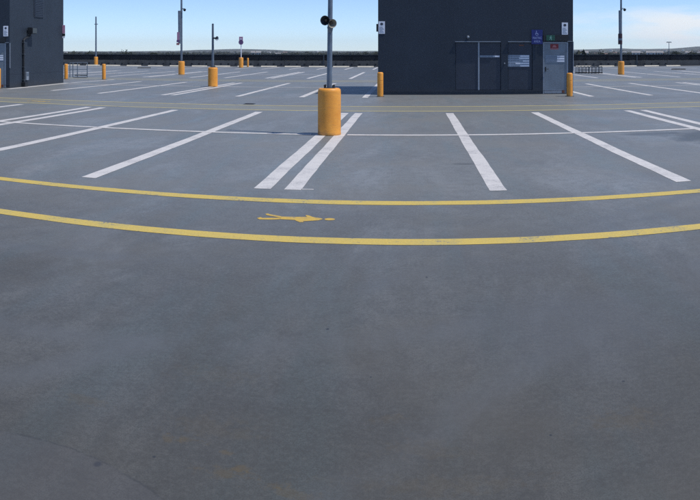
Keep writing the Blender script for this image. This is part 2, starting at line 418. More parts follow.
stripe(-16.7, 32.05, -1.25, 32.05, 0.19, 'bay_end_line', 'line_white', ZE); stripe(6.32, 32.05, 30, 32.05, 0.19, 'bay_end_line', 'line_white', ZE)
row3 = [-31.9, -29.4, -27, -24.5, -24.1, -21.6, -19.2, -16.85, -16.45, -13.65, -11.4, -8.78, -8.42, -6.2, -3.62, -1.2, -0.8, 1.7, 4.1, 6.5, 6.9, 9.1, 11.5, 14.0, 14.4, 17.0, 19.9, 22.0, 22.4, 24.8, 27.2]
for x in row3: stripe(x, 42.7, x, 56.0, 0.22, 'bay_line', 'line_white')
stripe(-40, 49.3, 34, 49.3, 0.24, 'bay_end_line', 'line_white', ZE)
for i in range(27): stripe(-39.2 + i * 2.56, 64.2, -39.2 + i * 2.56, 73.4, 0.2, 'bay_line', 'line_white')
stripe(-16.72, 26.4, -17.18, 32.9, 0.26, 'edge_line', 'line_white'); stripe(-17.18, 33.2, -16.8, 38.3, 0.2, 'edge_line', 'line_white')
# walkways
stripe(-32, 6.15, 32, 6.15, 0.195, 'walkway_line', 'line_yellow'); stripe(-32, 7.73, 32, 7.73, 0.20, 'walkway_line', 'line_yellow')
stripe(-32, 19.6, 32, 19.6, 0.13, 'walkway_line', 'line_faded'); stripe(-32, 21.25, 32, 21.25, 0.14, 'walkway_line', 'line_faded')
stripe(-50, 38.2, 40, 38.2, 0.12, 'walkway_line', 'line_faded'); stripe(-50, 40.2, 40, 40.2, 0.12, 'walkway_line', 'line_faded')

def pedestrian(cx, cy, k, mat):
    """walking figure painted on the deck, head towards +X, about 0.78 m long"""
    m = MB()
    def P(pts): m.poly([(cx + x * k, cy + y * k, ZL) for x, y in pts])
    n = 18
    P([(0.335 + 0.058 * math.cos(2 * math.pi * i / n), 0.012 + 0.05 * math.sin(2 * math.pi * i / n)) for i in range(n)])
    P([(0.262, 0.012), (0.225, 0.055), (0.17, 0.075), (0.135, 0.098), (0.09, 0.155), (0.055, 0.175), (0.045, 0.15), (0.075, 0.09), (-0.06, 0.072), (-0.13, 0.068),
       (-0.20, 0.06), (-0.21, 0.005), (-0.20, -0.062), (-0.04, -0.07), (-0.01, -0.115), (0.035, -0.165), (0.075, -0.16), (0.06, -0.12), (0.13, -0.085), (0.215, -0.055)])
    P([(-0.205, 0.066), (-0.26, 0.10), (-0.36, 0.15), (-0.385, 0.18), (-0.41, 0.15), (-0.385, 0.10), (-0.29, 0.045), (-0.21, 0.004)])
    P([(-0.205, -0.002), (-0.30, -0.02), (-0.40, -0.045), (-0.43, -0.01), (-0.46, -0.065), (-0.42, -0.115), (-0.30, -0.10), (-0.205, -0.066)])
    return m.build('pedestrian_symbol', mat, deck)
pedestrian(-1.09, 6.93, 0.90, 'symbol'); pedestrian(-11.7, 20.4, 1.0, 'symbol')

def grate(x, y, label):
    o = empty('drain_grate', (x, y, 0), label=label, cat='drain', group='drain grates in the deck')
    MB().box(-.17, .17, -.17, .17, 0, .006).build('grate_frame', 'galv_dark', o)
    m = MB()
    for i in range(7): m.box(-.14, .14, -.135 + i * .04, -.115 + i * .04, .006, .012)
    m.build('bars', 'rubber', o)
grate(-5.0, 21.75, 'small dark drain grate in the deck just past the faded far walkway')

# ------------------------------------------------------------------ parapet, fence, wheel stops
o = MB().box(XL, XR, 77.0, 77.25, 0.002, 0.62).build('parapet_wall', 'parapet')
tag(o, 'low grey concrete parapet wall along the far edge of the deck', 'wall')
m = MB()
for i in range(88): m.box(-46 + i * 0.86, -45.82 + i * 0.86, 76.985, 77.02, 0.20, 0.31)
m.build('weep_holes', 'rubber', o)
m = MB(); m.box(XL, XR, 76.55, 76.98, 0.003, 0.05); m.build('dark_strip', 'rubber', o)  # low dark strip along the foot of the parapet
o = empty('perimeter_fence', (0, 77.12, 0.62), label='long black mesh screen fence on top of the far parapet', cat='fence')
MB().box(XL, XR, -0.03, 0.0, 0.03, 0.66).build('screen', 'mesh', o)
MB().box(XL, XR, -0.05, -0.031, 0.64, 0.69).build('top_rail', 'galv_dark', o)
pm = MB().box(-0.02, 0.02, -0.09, -0.051, 0.0, 0.70); p0 = pm.build('post', 'mesh', o); p0.location.x = -60
for i in range(1, 48):
    q = p0.copy(); COL.objects.link(q); q.location.x = -60 + i * 2.56
p = MB().box(-0.06, 0.06, -0.16, -0.10, -0.6, 0.62).build('tall_post', 'galv_dark', o); p.location.x = 25.4
p = p.copy(); COL.objects.link(p); p.location.x = -9.4
# side parapets
for x, nm, lb in ((XL, 'parapet_wall', 'grey concrete parapet wall along the left edge of the deck'), (XR - .25, 'parapet_wall', 'grey concrete parapet wall along the right edge of the deck')):
    tag(MB().box(x, x + .25, YB, 76.99, 0.002, 1.1).build(nm, 'parapet'), lb, 'wall')

def wheel_stop(mat):
    q = bmesh.new(); pr = [(-.15, 0), (-.07, .12), (.07, .12), (.15, 0)]
    r1 = [q.verts.new((-0.84, y, z + .004)) for y, z in pr]; r2 = [q.verts.new((0.84, y, z + .004)) for y, z in pr]
    for i in range(3): q.faces.new((r1[i], r1[i + 1], r2[i + 1], r2[i]))
    q.faces.new(r1[::-1]); q.faces.new(r2); q.faces.new((r1[0], r2[0], r2[3], r1[3]))
    bmesh.ops.recalc_face_normals(q, faces=q.faces[:])
    bmesh.ops.bevel(q, geom=q.edges[:], offset=.008, segments=2, affect='EDGES')
    mb = MB(); mb.join(q); return mb.build('wheel_stop', mat)
ws = wheel_stop('stop_cream')
for i in range(27):
    c = ws if i == 0 else ws.copy()
    if i: COL.objects.link(c)
    c.location = (-39.2 + 1.28 + i * 2.56, 74.0 + random.uniform(-.06, .06), 0); c.rotation_euler.z = random.uniform(-.012, .012)
    tag(c, 'cream concrete wheel stop in the row before the far parapet', 'wheel stop', 'cream wheel stops along the far parapet')
wr = wheel_stop(simple('worn_grey_rubber', (.07, .075, .08), .85, .2, 4)); wr.location = (23.6, 59.6, 0); wr.rotation_euler.z = -0.55; wr.scale = (.75, 1.6, .9)
tag(wr, 'dark loose rubber wheel stop lying askew on the deck at the far right', 'wheel stop')
wr2 = wr.copy(); COL.objects.link(wr2); wr2.location = (-25.5, 65.0, 0); wr2.rotation_euler.z = 0.12
tag(wr2, 'dark loose rubber wheel stop lying on the deck at the far left', 'wheel stop')

# ------------------------------------------------------------------ stair-core buildings
def face_with_holes(mb, x0, x1, z0, z1, holes, y, depth):
    xs = sorted({x0, x1, *[h[0] for h in holes], *[h[2] for h in holes]}); zs = sorted({z0, z1, *[h[1] for h in holes], *[h[3] for h in holes]})
    for a, b in zip(xs, xs[1:]):
        for c, d in zip(zs, zs[1:]):
            if any(h[0] <= a and b <= h[2] and h[1] <= c and d <= h[3] for h in holes): continue
            mb.poly([(a, y, c), (b, y, c), (b, y, d), (a, y, d)])
    for h in holes:
        a, c, b, d = h
        mb.poly([(a, y, c), (a, y, d), (a, y + depth, d), (a, y + depth, c)]); mb.poly([(b, y, c), (b, y + depth, c), (b, y + depth, d), (b, y, d)])
        mb.poly([(a, y, d), (b, y, d), (b, y + depth, d), (a, y + depth, d)]); mb.poly([(a, y, c), (a, y + depth, c), (b, y + depth, c), (b, y, c)])

H_B = 4.8
DEP = 0.07
def stair_core(loc, rz, width, depth, label):
    """origin at the front right corner; the front faces -Y"""
    o = empty('stair_building', loc, rz, label=label, cat='building', group='navy stair buildings on the roof deck')
    A = (-4.569, 0.172, -2.825, 2.0); B = (-2.555, 0.165, -1.60, 2.0); D = (-1.191, 0.012, -0.19, 2.012)
    m = MB()
    face_with_holes(m, -width, 0, 0.002, H_B, [A, B, D], 0.0, DEP)
    m.poly([(0, 0, 0.002), (0, depth, 0.002), (0, depth, H_B), (0, 0, H_B)]); m.poly([(-width, 0, 0.002), (-width, 0, H_B), (-width, depth, H_B), (-width, depth, 0.002)])
    m.poly([(0, depth, 0.002), (-width, depth, 0.002), (-width, depth, H_B), (0, depth, H_B)])
    m.box(-width + .01, -.01, DEP + .03, DEP + .05, 0.01, H_B - .01)
    wl = m.build('wall', 'navy', o)
    rf = MB().box(-width - .05, .05, -.05, depth + .05, H_B, H_B + .09).build('roof', 'roof_dark', o)
    # double door with steel meeting strip
    d = MB().box(A[0] + .01, -3.712, .035, DEP, A[1] + .01, 1.99, .004).build('door_leaf', 'door_navy', o)
    d = MB().box(-3.645, A[2] - .01, .035, DEP, A[1] + .01, 1.99, .004).build('door_leaf', 'door_navy', o)
    MB().box(-3.632, -2.872, .026, .0345, 1.425, 1.495).build('label_strip', 'sign_grey', d)
    MB().box(-3.06, -2.885, .022, .0255, 1.435, 1.485).build('pale_label', 'white', d)
    m = MB()
    for i in range(9): m.box(-3.60 + i * .055, -3.57 + i * .055 + .012 * (i % 2), .022, .0255, 1.45, 1.475)
    m.build('printing', 'print', d)
    MB().box(-3.71, -3.648, .012, DEP, A[1] + .003, 1.995, .004).build('meeting_strip', 'frame_grey', o)
    MB().box(A[0] - .02, A[2] - .02, -.045, -.002, 2.005, 2.032, .003).build('drip_rail', 'frame_grey', o)
    # single service door
    d = MB().box(B[0] + .01, B[2] - .01, .035, DEP, B[1] + .01, 1.99, .004).build('door_leaf', 'door_navy', o)
    MB().box(-2.12, -1.93, .028, .0345, 1.86, 1.91).build('sticker', 'brown_glass', d)
    MB().box(B[0] - .005, B[2] - .045, -.045, -.002, 2.005, 2.032, .003).build('drip_rail', 'frame_grey', o)
    k = MB().lathe([(0.0001, 0), (.028, 0), (.03, .012), (.022, .04), (.0001, .045)], 16, Matrix.Translation((-2.69, -.001, 1.187)) @ Matrix.Rotation(R(90), 4, 'X')).build('lock_button', 'frame_grey', o, smooth=35)
    k = MB().lathe([(0.0001, 0), (.045, 0), (.055, .03), (.04, .09), (.0001, .11)], 20, Matrix.Translation((-4.092, -.001, 2.198)) @ Matrix.Rotation(R(90), 4, 'X')).build('wall_light', 'frame_grey', o, smooth=35)
    # blue-grey fire door
    fr = MB()
    fr.box(D[0], D[0] + .05, .01, DEP, D[1], D[3], .003); fr.box(D[2] - .07, D[2], .01, DEP, D[1], D[3], .003); fr.box(D[0] + .051, D[2] - .071, .01, DEP, D[3] - .05, D[3], .003)
    fr.build('door_frame', 'frame_grey', o)
    d = MB().box(D[0] + .055, D[2] - .075, .03, DEP, .02, D[3] - .055, .003).build('fire_door', 'door_blue', o)
    h = MB().box(-1.105, -1.065, .018, .0295, .87, 1.05, .003); h.tube([(-1.085, .02, .97), (-1.085, -.03, .97), (-.97, -.03, .965)], .011, 8)
    h.build('handle', 'black', d)
    MB().box(-1.12, -.30, .024, .0295, .03, .16).build('kick_plate', 'frame_grey', d)
    MB().box(-.44, -.33, .0195, .0235, .035, .15).build('rust_patch', 'brown_glass', d)
    MB().box(-1.08, -.335, .023, .0295, 1.225, 1.49).build('notice_panel', 'sign_grey', d)
    m = MB()
    for z0, z1 in ((1.245, 1.30), (1.335, 1.40), (1.435, 1.48)): m.box(-.63, -.345, .0195, .0225, z0, z1)
    m.build('pale_label', 'white', d)
    m = MB()
    for z in (1.25, 1.31, 1.37, 1.43):
        x = -1.06
        while x < -.68:
            wd = random.uniform(.02, .06); m.box(x, x + wd, .0195, .0225, z, z + .032); x += wd + .02
    m.build('printing', 'print', d)
    MB().box(-.245, -.04, -.03, -.002, 2.03, 2.052, .003).build('corner_rail', 'frame_grey', o)
    MB().box(-.003, .022, -.012, .02, .9, 2.03).build('sunlit_edge_strip', 'frame_grey', o)  # pale strip added to stand for sunlight catching the corner edge
    m = MB().box(-width - .002, .002, -.012, -.002, .125, .135); m.build('base_groove', 'door_navy', o)
    return o
CB = (6.29, 27.0, 0)
core = stair_core(CB, 0, 7.51, 6.0, 'large square navy stair building with doors, right of the centre light pole')
LB, LR = (-17.1, 27.1, 0), R(4.6)
core2 = stair_core(LB, LR, 7.5, 6.1, 'navy stair building at the left edge, its sunlit side wall towards the centre')
def on(base, rz, u, v, z):
    c, s = math.cos(rz), math.sin(rz); return (base[0] + u * c - v * s, base[1] + u * s + v * c, z)

# signs on the fronts
def service_sign():
    o = empty('service_door_sign', on(CB, 0, -2.137, .0335, 1.06), label='wide grey sign with white text strips on the navy service door', cat='sign')
    MB().box(-.418, .418, -.008, 0, 0, .452, .002).build('sign_plate', 'sign_grey', o)
    m = MB()
    for z, x0 in ((.405, .06), (.322, .015), (.215, .16), (.125, -.14), (.03, .06)): m.box(x0, .405, -.0115, -.0085, z - .018, z + .026)
    m.build('pale_strips', 'white', o)
    m = MB()
    for z in (.405, .322, .24, .125, .03):
        m.box(-.40, -.35, -.0115, -.0085, z - .015, z + .022)
        x = -.31
        while x < (-.18 if z == .125 else 0.0):
            wd = random.uniform(.03, .07); m.box(x, x + wd, -.0115, -.0085, z - .012, z + .012); x += wd + .02
    m.build('printing', 'print', o)
service_sign()
def blue_sign(loc, rz, label):
    o = empty('waiting_area_sign', loc, rz, label=label, cat='sign')
    MB().box(-.216, .216, -.012, 0, 0, .555, .003).build('sign_plate', 'blue', o)
    m = MB(); y = -.0145      # seated figure in a wheelchair
    cx, cz = -.01, .41
    n = 22
    for i in range(n - 6):
        a0 = R(100) + 2 * math.pi * i / n; a1 = R(100) + 2 * math.pi * (i + 1) / n
        m.poly([(cx + r * math.cos(a), y, cz - .02 + r * math.sin(a)) for r, a in ((.062, a0), (.062, a1), (.046, a1), (.046, a0))], .002, (0, 1, 0))
    m.poly([(cx - .015 + .018 * math.cos(2 * math.pi * i / 12), y, cz + .088 + .018 * math.sin(2 * math.pi * i / 12)) for i in range(12)], .002, (0, 1, 0))
    m.poly([(cx - .03, y, cz + .06), (cx - .005, y, cz + .06), (cx + .005, y, cz + .01), (cx + .05, y, cz + .01), (cx + .075, y, cz - .055), (cx + .055, y, cz - .065), (cx + .032, y, cz - .012), (cx - .02, y, cz - .012)], .002, (0, 1, 0))
    m.build('wheelchair_symbol', 'ink_blue', o)
    text_obj('lettering', 'WAITING', .135, 'ink_blue', o, (0, -.0135, .235), .36)
    text_obj('lettering', 'AREA', .125, 'ink_blue', o, (0, -.0135, .10), .26)
blue_sign(on(CB, 0, -1.435, -.05, 1.928), 0, 'blue wheelchair sign lettered WAITING AREA, above and left of the blue-grey door')
def exit_sign(loc, rz, label):
    o = empty('exit_sign', loc, rz, label=label, cat='sign', group='exit signs over the fire doors')
    MB().box(-.495, .495, -.05, -.001, 0, .235, .006).build('housing', 'black', o)
    MB().box(-.375, -.04, -.058, -.051, .01, .225, .002).build('green_panel', 'green', o)
    m = MB(); y = -.0605; cx = -.2
    def P(pts): m.poly([(cx + x, y, z) for x, z in pts], .002, (0, 1, 0))
    P([(.018 * math.cos(2 * math.pi * i / 12) + .012, .187 + .018 * math.sin(2 * math.pi * i / 12)) for i in range(12)])
    P([(-.025, .165), (.015, .165), (.022, .10), (-.012, .10)]); P([(-.012, .10), (.022, .10), (.045, .06), (.02, .025), (.005, .035), (.02, .065)])
    P([(-.012, .10), (-.022, .06), (-.06, .045), (-.062, .06), (-.038, .072), (-.028, .105)]); P([(.018, .15), (.05, .125), (.045, .115), (.018, .135)]); P([(-.025, .16), (-.055, .13), (-.045, .12), (-.022, .14)])
    m.build('running_figure', 'green_ink', o)
exit_sign(on(CB, 0, -.696, 0, 2.053), 0, 'black exit light box with green running-man panel above the blue-grey door')
exit_sign(on(LB, LR, -.696, 0, 2.053), LR, 'dark exit light box over the fire door of the left stair building')
def red_sign(loc, rz, label):
    o = empty('door_warning_sign', loc, rz, label=label, cat='sign', group='red signs on the fire doors')
    MB().box(-.16, .16, -.008, 0, .05, .212, .002).build('sign_plate', 'red', o)
    MB().box(-.16, .16, -.008, 0, 0, .045, .002).build('white_strip', 'red_ink', o)
    m = MB().poly([(-.09, -.011, .08), (.09, -.011, .08), (.045, -.011, .165), (-.045, -.011, .165)], .0025, (0, 1, 0)); m.build('pale_mark', 'red_ink', o)
red_sign(on(CB, 0, -.737, .0295, 1.724), 0, 'small red sign at the top of the centre blue-grey fire door')
red_sign(on(LB, LR, -.70, .0295, 1.724), LR, 'small red sign on the fire door at the left edge')
def notice(loc, rz, label, back=False):
    o = empty('parking_notice', loc, rz, label=label, cat='sign', group='white notices at the building corners')
    MB().box(-.122, .122, -.01, 0, 0, .47, .003).build('sign_plate', 'white', o)
    m = MB().poly([(.058 * math.cos(2 * math.pi * i / 20), -.0125, .37 + .05 * math.sin(2 * math.pi * i / 20)) for i in range(20)], .002, (0, 1, 0)); m.build('dark_roundel', 'sign_ink', o)
    m = MB()
    for i in range(6):
        m.box(-.09, .09 - .03 * (i % 3), -.0125, -.0105, .05 + i * .04, .062 + i * .04)
    m.build('printing', 'print', o)
    if back: 
        MB().box(-.205, -.125, -.01, .03, .08, .375, .01).build('key_box', 'black', o)
notice(on(CB, 0, -.329, -.002, 2.30), 0, 'white notice with a dark badge high above the right orange corner post')
notice(on(CB, 0, -7.372, -.002, 2.32), 0, 'white notice with dark badge and black box on the left corner of the centre building', True)
notice(on(LB, LR, -.20, -.002, 2.33), LR, 'white notice near the corner of the left stair building')

# side wall fittings of the left building (faces +X)
louv = MB(); louv.box(.0, .03, 2.52, 3.55, 3.3, 4.5, .005)
lo = louv.build('louvre_panel', 'door_navy', core2)
m = MB()
for i in range(13): m.box(.031, .05, 2.57, 3.50, 3.35 + i * .085, 3.39 + i * .085)
m.build('blades', 'door_navy', lo)
m = MB().box(.0005, .006, .02, 6.08, .612, .632); m.build('wall_joint', 'door_navy', core2)
fl = empty('floodlight', on(LB, LR, 0.0, 2.0, 2.4), LR, label='black box floodlight on the side wall of the left building', cat='light')
m = MB().box(.06, .30, -.28, .22, .08, .38, .02); m.build('housing', 'black', fl)
MB().box(.30, .315, -.25, .19, .11, .35).build('lens', 'window_dark', fl)
MB().tube([(.0, -.05, .2), (.06, -.05, .2)], .05, 10).build('bracket', 'black', fl); MB().tube([(.12, -.12, .08), (.10, -.1, -.02)], .03, 8).build('sensor', 'black', fl)
pp = empty('cable_pipe', on(LB, LR, 0.0, 1.31, 0), LR, label='black cable pipe running down the side wall of the left building', cat='pipe')
MB().tube([(.05, .60, 2.36), (.05, .12, 2.24), (.05, 0, 2.18), (.05, 0, .02)], [.045, .045, .055, .055], 12).build('pipe', 'black', pp, smooth=40)
m = MB()
for z in (.3, .9, 1.5, 2.05): m.box(.002, .11, -.08, .08, z, z + .035, .003)
m.build('clip', 'galv_dark', pp)
MB().box(.002, .20, -.14, .16, .002, .22, .02).build('foot_cover', 'black', pp)
sb = empty('socket_box', on(LB, LR, 0.0, 1.66, .30), LR, label='small pale grey socket box low on the left building side wall', cat='electrical box')
MB().box(0.002, .09, -.13, .13, 0, .38, .01).build('box', 'frame_grey', sb); MB().box(.091, .10, -.1, .1, .2, .34, .003).build('cover', 'galv', sb)
sg = empty('projecting_sign', on(LB, LR, 0.0, 5.95, 2.35), LR, label='pink and dark projecting sign on the back corner of the left building', cat='sign')
MB().tube([(.0, .0, .62), (.02, .0, .62)], .02, 8).build('bracket', 'galv', sg)
MB().box(.01, .16, -.012, .012, .24, .68, .003).build('pink_panel', 'magenta', sg)
MB().box(.01, .16, -.014, .014, .10, .235, .003).build('dark_panel', 'black', sg)
MB().box(.01, .15, -.012, .012, .0, .095, .003).build('grey_panel', 'white', sg)

# ------------------------------------------------------------------ bollards and poles
def corner_post(x, y, h, label, r=.11):
    o = empty('safety_bollard', (x, y, 0), label=label, cat='bollard', group='slim orange bollards at building corners')
    MB().lathe([(r, 0.002), (r, h - .05), (r * .93, h - .02), (r * .7, h), (.001, h + .004)], 28).build('sleeve', 'orange', o, smooth=40)
    MB().box(-r - .03, r + .03, -r - .03, r + .03, .001, .012).build('base_plate', 'galv_dark', o)
    MB().lathe([(r + .003, .60), (r + .003, .605)], 28).build('band', 'orange', o)
    return o
corner_post(-1.09, 25.9, .89, 'slim orange bollard at the left front corner of the centre building')
corner_post(5.80, 25.45, .86, 'slim orange bollard at the right front corner of the centre building')
corner_post(-17.25, 26.4, .90, 'slim orange bollard cut off by the left edge, beside the left building')
corner_post(-17.45, 38.0, .91, 'slim orange bollard on the pale edge line past the left building')
corner_post(-19.75, 37.6, .90, 'slim orange bollard just right of the left building, behind the grey rail')

def pedestal(o, h=.95, r=.228):
    p = MB().lathe([(r, 0.002), (r + .004, .02), (r, .05), (r, h - .07), (r - .008, h - .025), (r - .035, h - .004), (r - .06, h), (r - .10, h - .012), (.001, h - .012)], 48).build('pedestal', 'orange', o, smooth=50)
    return p
def base_plate(o, h, s=.11):
    b = MB().box(-s, s, -s, s, h - .011, h + .008, .003).build('base_plate', 'galv_dark', o)
    for dx in (-1, 1):
        for dy in (-1, 1):
            q = MB().lathe([(.016, 0), (.016, .055), (.010, .06), (.001, .06)], 8).build('bolt', 'black', o); q.location = (dx * s * .78, dy * s * .78, h + .008)
def light_pole(x, y, label, r=.052, H=7.5, ph=.925, lean=0.0, head=True, name='light_pole', cat='light pole'):
    o = empty(name, (x, y, 0), label=label, cat=cat)
    pedestal(o, ph); base_plate(o, ph)
    MB().tube([(lean * 0, 0, ph), (-lean * 1.0, 0, H)], [r, r * .8], 20).build('pole', 'galv', o, smooth=40)
    if not head:
        MB().lathe([(r * .9, 0), (r * .9, .01), (.001, .03)], 20, Matrix.Translation((-lean, 0, H))).build('cap', 'galv_dark', o)
        return o
    L_ = MB().box(-.22, .22, -.12, .12, H, H + .09, .02).build('lamp_head', 'galv', o)
    MB().box(.09, .20, -.10, .10, H - .008, H - .001).build('lens', 'window_dark', L_)
    return o
def horn(o, mat_in, r=.09, d=.17):
    """re-entrant horn: bell opening along +X of its own frame"""
    b = MB().lathe([(.028, 0), (.034, d * .25), (.05, d * .55), (r * .82, d * .85), (r, d), (r * 1.04, d + .004), (r * .97, d + .002), (r * .75, d * .86), (.035, d * .55), (.001, d * .50)], 30, Matrix.Rotation(R(90), 4, 'Y'), cap=False)
    return b
main = light_pole(-1.60, 14.02, 'large orange based steel pole in the foreground, carrying two round horn speakers', .053, 4.4, lean=-.04, head=False, name='speaker_pole', cat='pole')
def horn_speaker(loc, rz, tilt, inner, label, r=.09, mat='cream'):
    o = bpy.data.objects.new('horn_speaker', None); COL.objects.link(o); o.location = loc; o.rotation_euler = (0, tilt, rz); o.empty_display_size = .1
    tag(o, label, 'loudspeaker')
    horn(o, None, r).build('bell', mat, o, smooth=50)
    MB().lathe([(r * .97, .168), (r * .7, .12), (.035, .055)], 30, Matrix.Rotation(R(90), 4, 'Y'), cap=False).build('bell_inside', inner, o, smooth=50)
    MB().lathe([(.034, .06), (.034, .10), (.026, .125), (.001, .13)], 20, Matrix.Rotation(R(90), 4, 'Y')).build('phase_plug', 'bark', o, smooth=40)
    MB().lathe([(.001, -.09), (.035, -.088), (.045, -.07), (.045, -.005), (.03, .003), (.001, .004)], 20, Matrix.Rotation(R(90), 4, 'Y')).build('driver', 'galv_dark', o, smooth=40)
    return o
horn_speaker((-1.615, 13.93, 2.265), R(-104), R(4), 'black', 'dark mouthed round horn speaker on the foreground pole, facing the camera', .093, 'black')
horn_speaker((-1.60, 13.96, 2.225), R(-60), R(10), 'cream', 'pale cream horn speaker on the foreground pole, turned to the right', .085)
o = empty('junction_box', (-1.575, 13.955, 2.02), R(-25), label='grey cone shaped bracket box under the horn speakers', cat='electrical box')
q = MB(); q.lathe([(.02, 0), (.045, .03), (.06, .10), (.065, .115), (.001, .12)], 20); q.tube([(0, .02, .05), (0, .075, .06)], .015, 8); q.build('housing', 'galv', o, smooth=40)

lp = light_pole(-9.14, 32.1, 'orange based short steel post left of the foreground pole', .06, 2.93, ph=.9, head=False, name='speaker_post', cat='post')
hs = horn_speaker((-9.05, 32.05, 2.27), R(-30), R(5), 'galv_dark', 'small grey horn speaker on the side of the short steel post', .10, 'galv')

def tall_pole(x, y, label, side, red):
    o = light_pole(x, y, label, .075, 9.5, ph=.95)
    MB().tube([(side * .10 - .02, -.12, 4.55), (side * .10 + .0, -.12, 2.2)], .10, 14).build('cable_sheath', 'galv', o, smooth=40)
    MB().box(side * .10 - .04, side * .10 + .06, -.05, .02, 2.5, 2.54).box(side * .10 - .04, side * .10 + .06, -.05, .02, 4.2, 4.24).build('clamp', 'galv_dark', o)
    MB().tube([(0, 0, 4.45), (.10, -.03, 4.72), (.24, -.05, 4.70)], .022, 8).build('camera_arm', 'galv_dark', o, smooth=40)
    c = empty('security_camera', (x + .25, y - .05, 4.52), label='small dark dome camera on the ' + ('left' if x < 0 else 'right') + ' tall pole', cat='camera', group='dome cameras on tall poles')
    MB().lathe([(.001, -.02), (.06, .0), (.09, .05), (.10, .10)], 20).build('dome', 'black', c, smooth=50)
    MB().lathe([(.105, .10), (.105, .15), (.03, .18), (.001, .18)], 20).build('housing', 'galv_dark', c, smooth=40)
    return o
tall_pole(-16.05, 48.2, 'tall light pole with orange base and pink sign, left of the short steel post', -1, True)
tall_pole(14.75, 48.3, 'tall light pole with orange base right of the centre building', -1, True)
sg = empty('pole_sign', (-16.20, 47.95, 2.1), label='pink and purple trolley sign on the left tall pole', cat='sign')
MB().box(-.10, .08, -.012, 0, .35, .92, .003).build('pink_panel', 'magenta', sg); MB().box(-.13, .09, -.02, -.013, .2, .36, .003).build('purple_panel', 'purple', sg)
MB().box(-.14, .08, -.012, 0, 0, .155, .003).build('pale_panel', 'red_ink', sg)
sg = empty('pole_sign', (14.60, 48.02, 2.15), label='dark maroon sign wrapped round the right tall pole', cat='sign')
MB().lathe([(.15, 0), (.15, .75)], 18).build('maroon_panel', simple('maroon_sheet', (.05, .025, .035), .6), sg, smooth=40); MB().lathe([(.153, .28), (.153, .42)], 18).build('pale_band', 'galv', sg, smooth=40)

# far left short post with orange base
o = light_pole(-35.6, 75.3, 'grey post with small orange base near the far parapet at left', .10, 5.7, ph=1.02, head=False, name='steel_post', cat='post')
m = MB().box(-.19, .24, -.03, .03, 4.8, 4.88); m.build('cross_arm', 'galv', o)
# signed post
o = empty('sign_post', (-17.1, 70.6, 0), label='thin white post with orange base and pink no entry style sign', cat='sign post')
pedestal(o, 1.02)
MB().tube([(0, 0, 1.0), (0, 0, 3.1)], .045, 12).build('pole', 'white', o, smooth=40)
MB().box(-.20, .20, -.07, -.05, 2.63, 3.15, .004).build('pink_panel', 'magenta', o)
MB().lathe([(.25, 0), (.25, .02)], 24, Matrix.Translation((0, -.055, 2.58)) @ Matrix.Rotation(R(90), 4, 'X')).build('purple_disc', 'purple', o)
MB().box(-.09, .09, -.073, -.071, 2.85, 2.98).build('pale_mark', 'white', o)
corner_post(-16.95, 73.0, .95, 'dull orange bollard just right of the base of the pink sign post', .10)
# ------------------------------------------------------------------ rails and racks
o = empty('trolley_bay_rail', (-20.05, 40.3, 0), R(12), label='grey tubular hoop rail beside the left building', cat='railing')
m = MB()
m.tube([(-.78, 0, 0), (-.78, 0, .93)], .03, 8); m.tube([(-.28, 0, 0), (-.28, 0, .94)], .03, 8); m.tube([(.36, 0, 0), (.36, 0, .94)], .03, 8)
m.tube([(-.66, .3, 0), (-.66, .3, .93)], .03, 8); m.tube([(-1.15, .2, 0), (-1.15, .2, .90)], .03, 8); m.build('post', 'galv', o)
MB().tube([(-.78, 0, .93), (.36, 0, .95)], .028, 8).build('top_rail', 'galv', o)
MB().tube([(-.78, 0, .5), (-.28, 0, .5), (.36, 0, .5)], .018, 8).build('middle_rail', 'galv', o)
MB().tube([(-.45, 0, .14), (.36, 0, .14)], .03, 8).build('bottom_rail', 'galv_dark', o)
MB().box(-.45, .36, -.4, .1, .002, .03).build('foot_plate', 'galv_dark', o)

def rack(x, y, label, n):
    o = empty('metal_rack', (x, y, 0), R(2), label=label, cat='rack')
    for i in range(n):
        u = i * .265
        q = MB().tube([(u, 0, .03), (u, 0, .50), (u + .0, .12, .56), (u, .55, .50), (u, .6, .03)], .027, 8).build('hoop', 'galv_dark', o, smooth=40)
    w_ = (n - 1) * .265
    for yy in (0, .6): MB().box(-.05, w_ + .05, yy - .03, yy + .03, .06, .13).build('bottom_rail', 'rubber', o)
    MB().tube([(-.04, 0, .30), (w_ + .04, 0, .30)], .022, 8).build('middle_rail', 'galv_dark', o)
    MB().tube([(-.04, 0, .52), (w_ + .04, 0, .52)], .028, 8).build('top_rail', 'galv_dark', o)
    return o
rack(12.1, 50.3, 'dark hooped metal rack nearest the centre building on the right', 4)
rack(13.05, 50.1, 'dark hooped metal rack beside the tall pole on the right', 4)

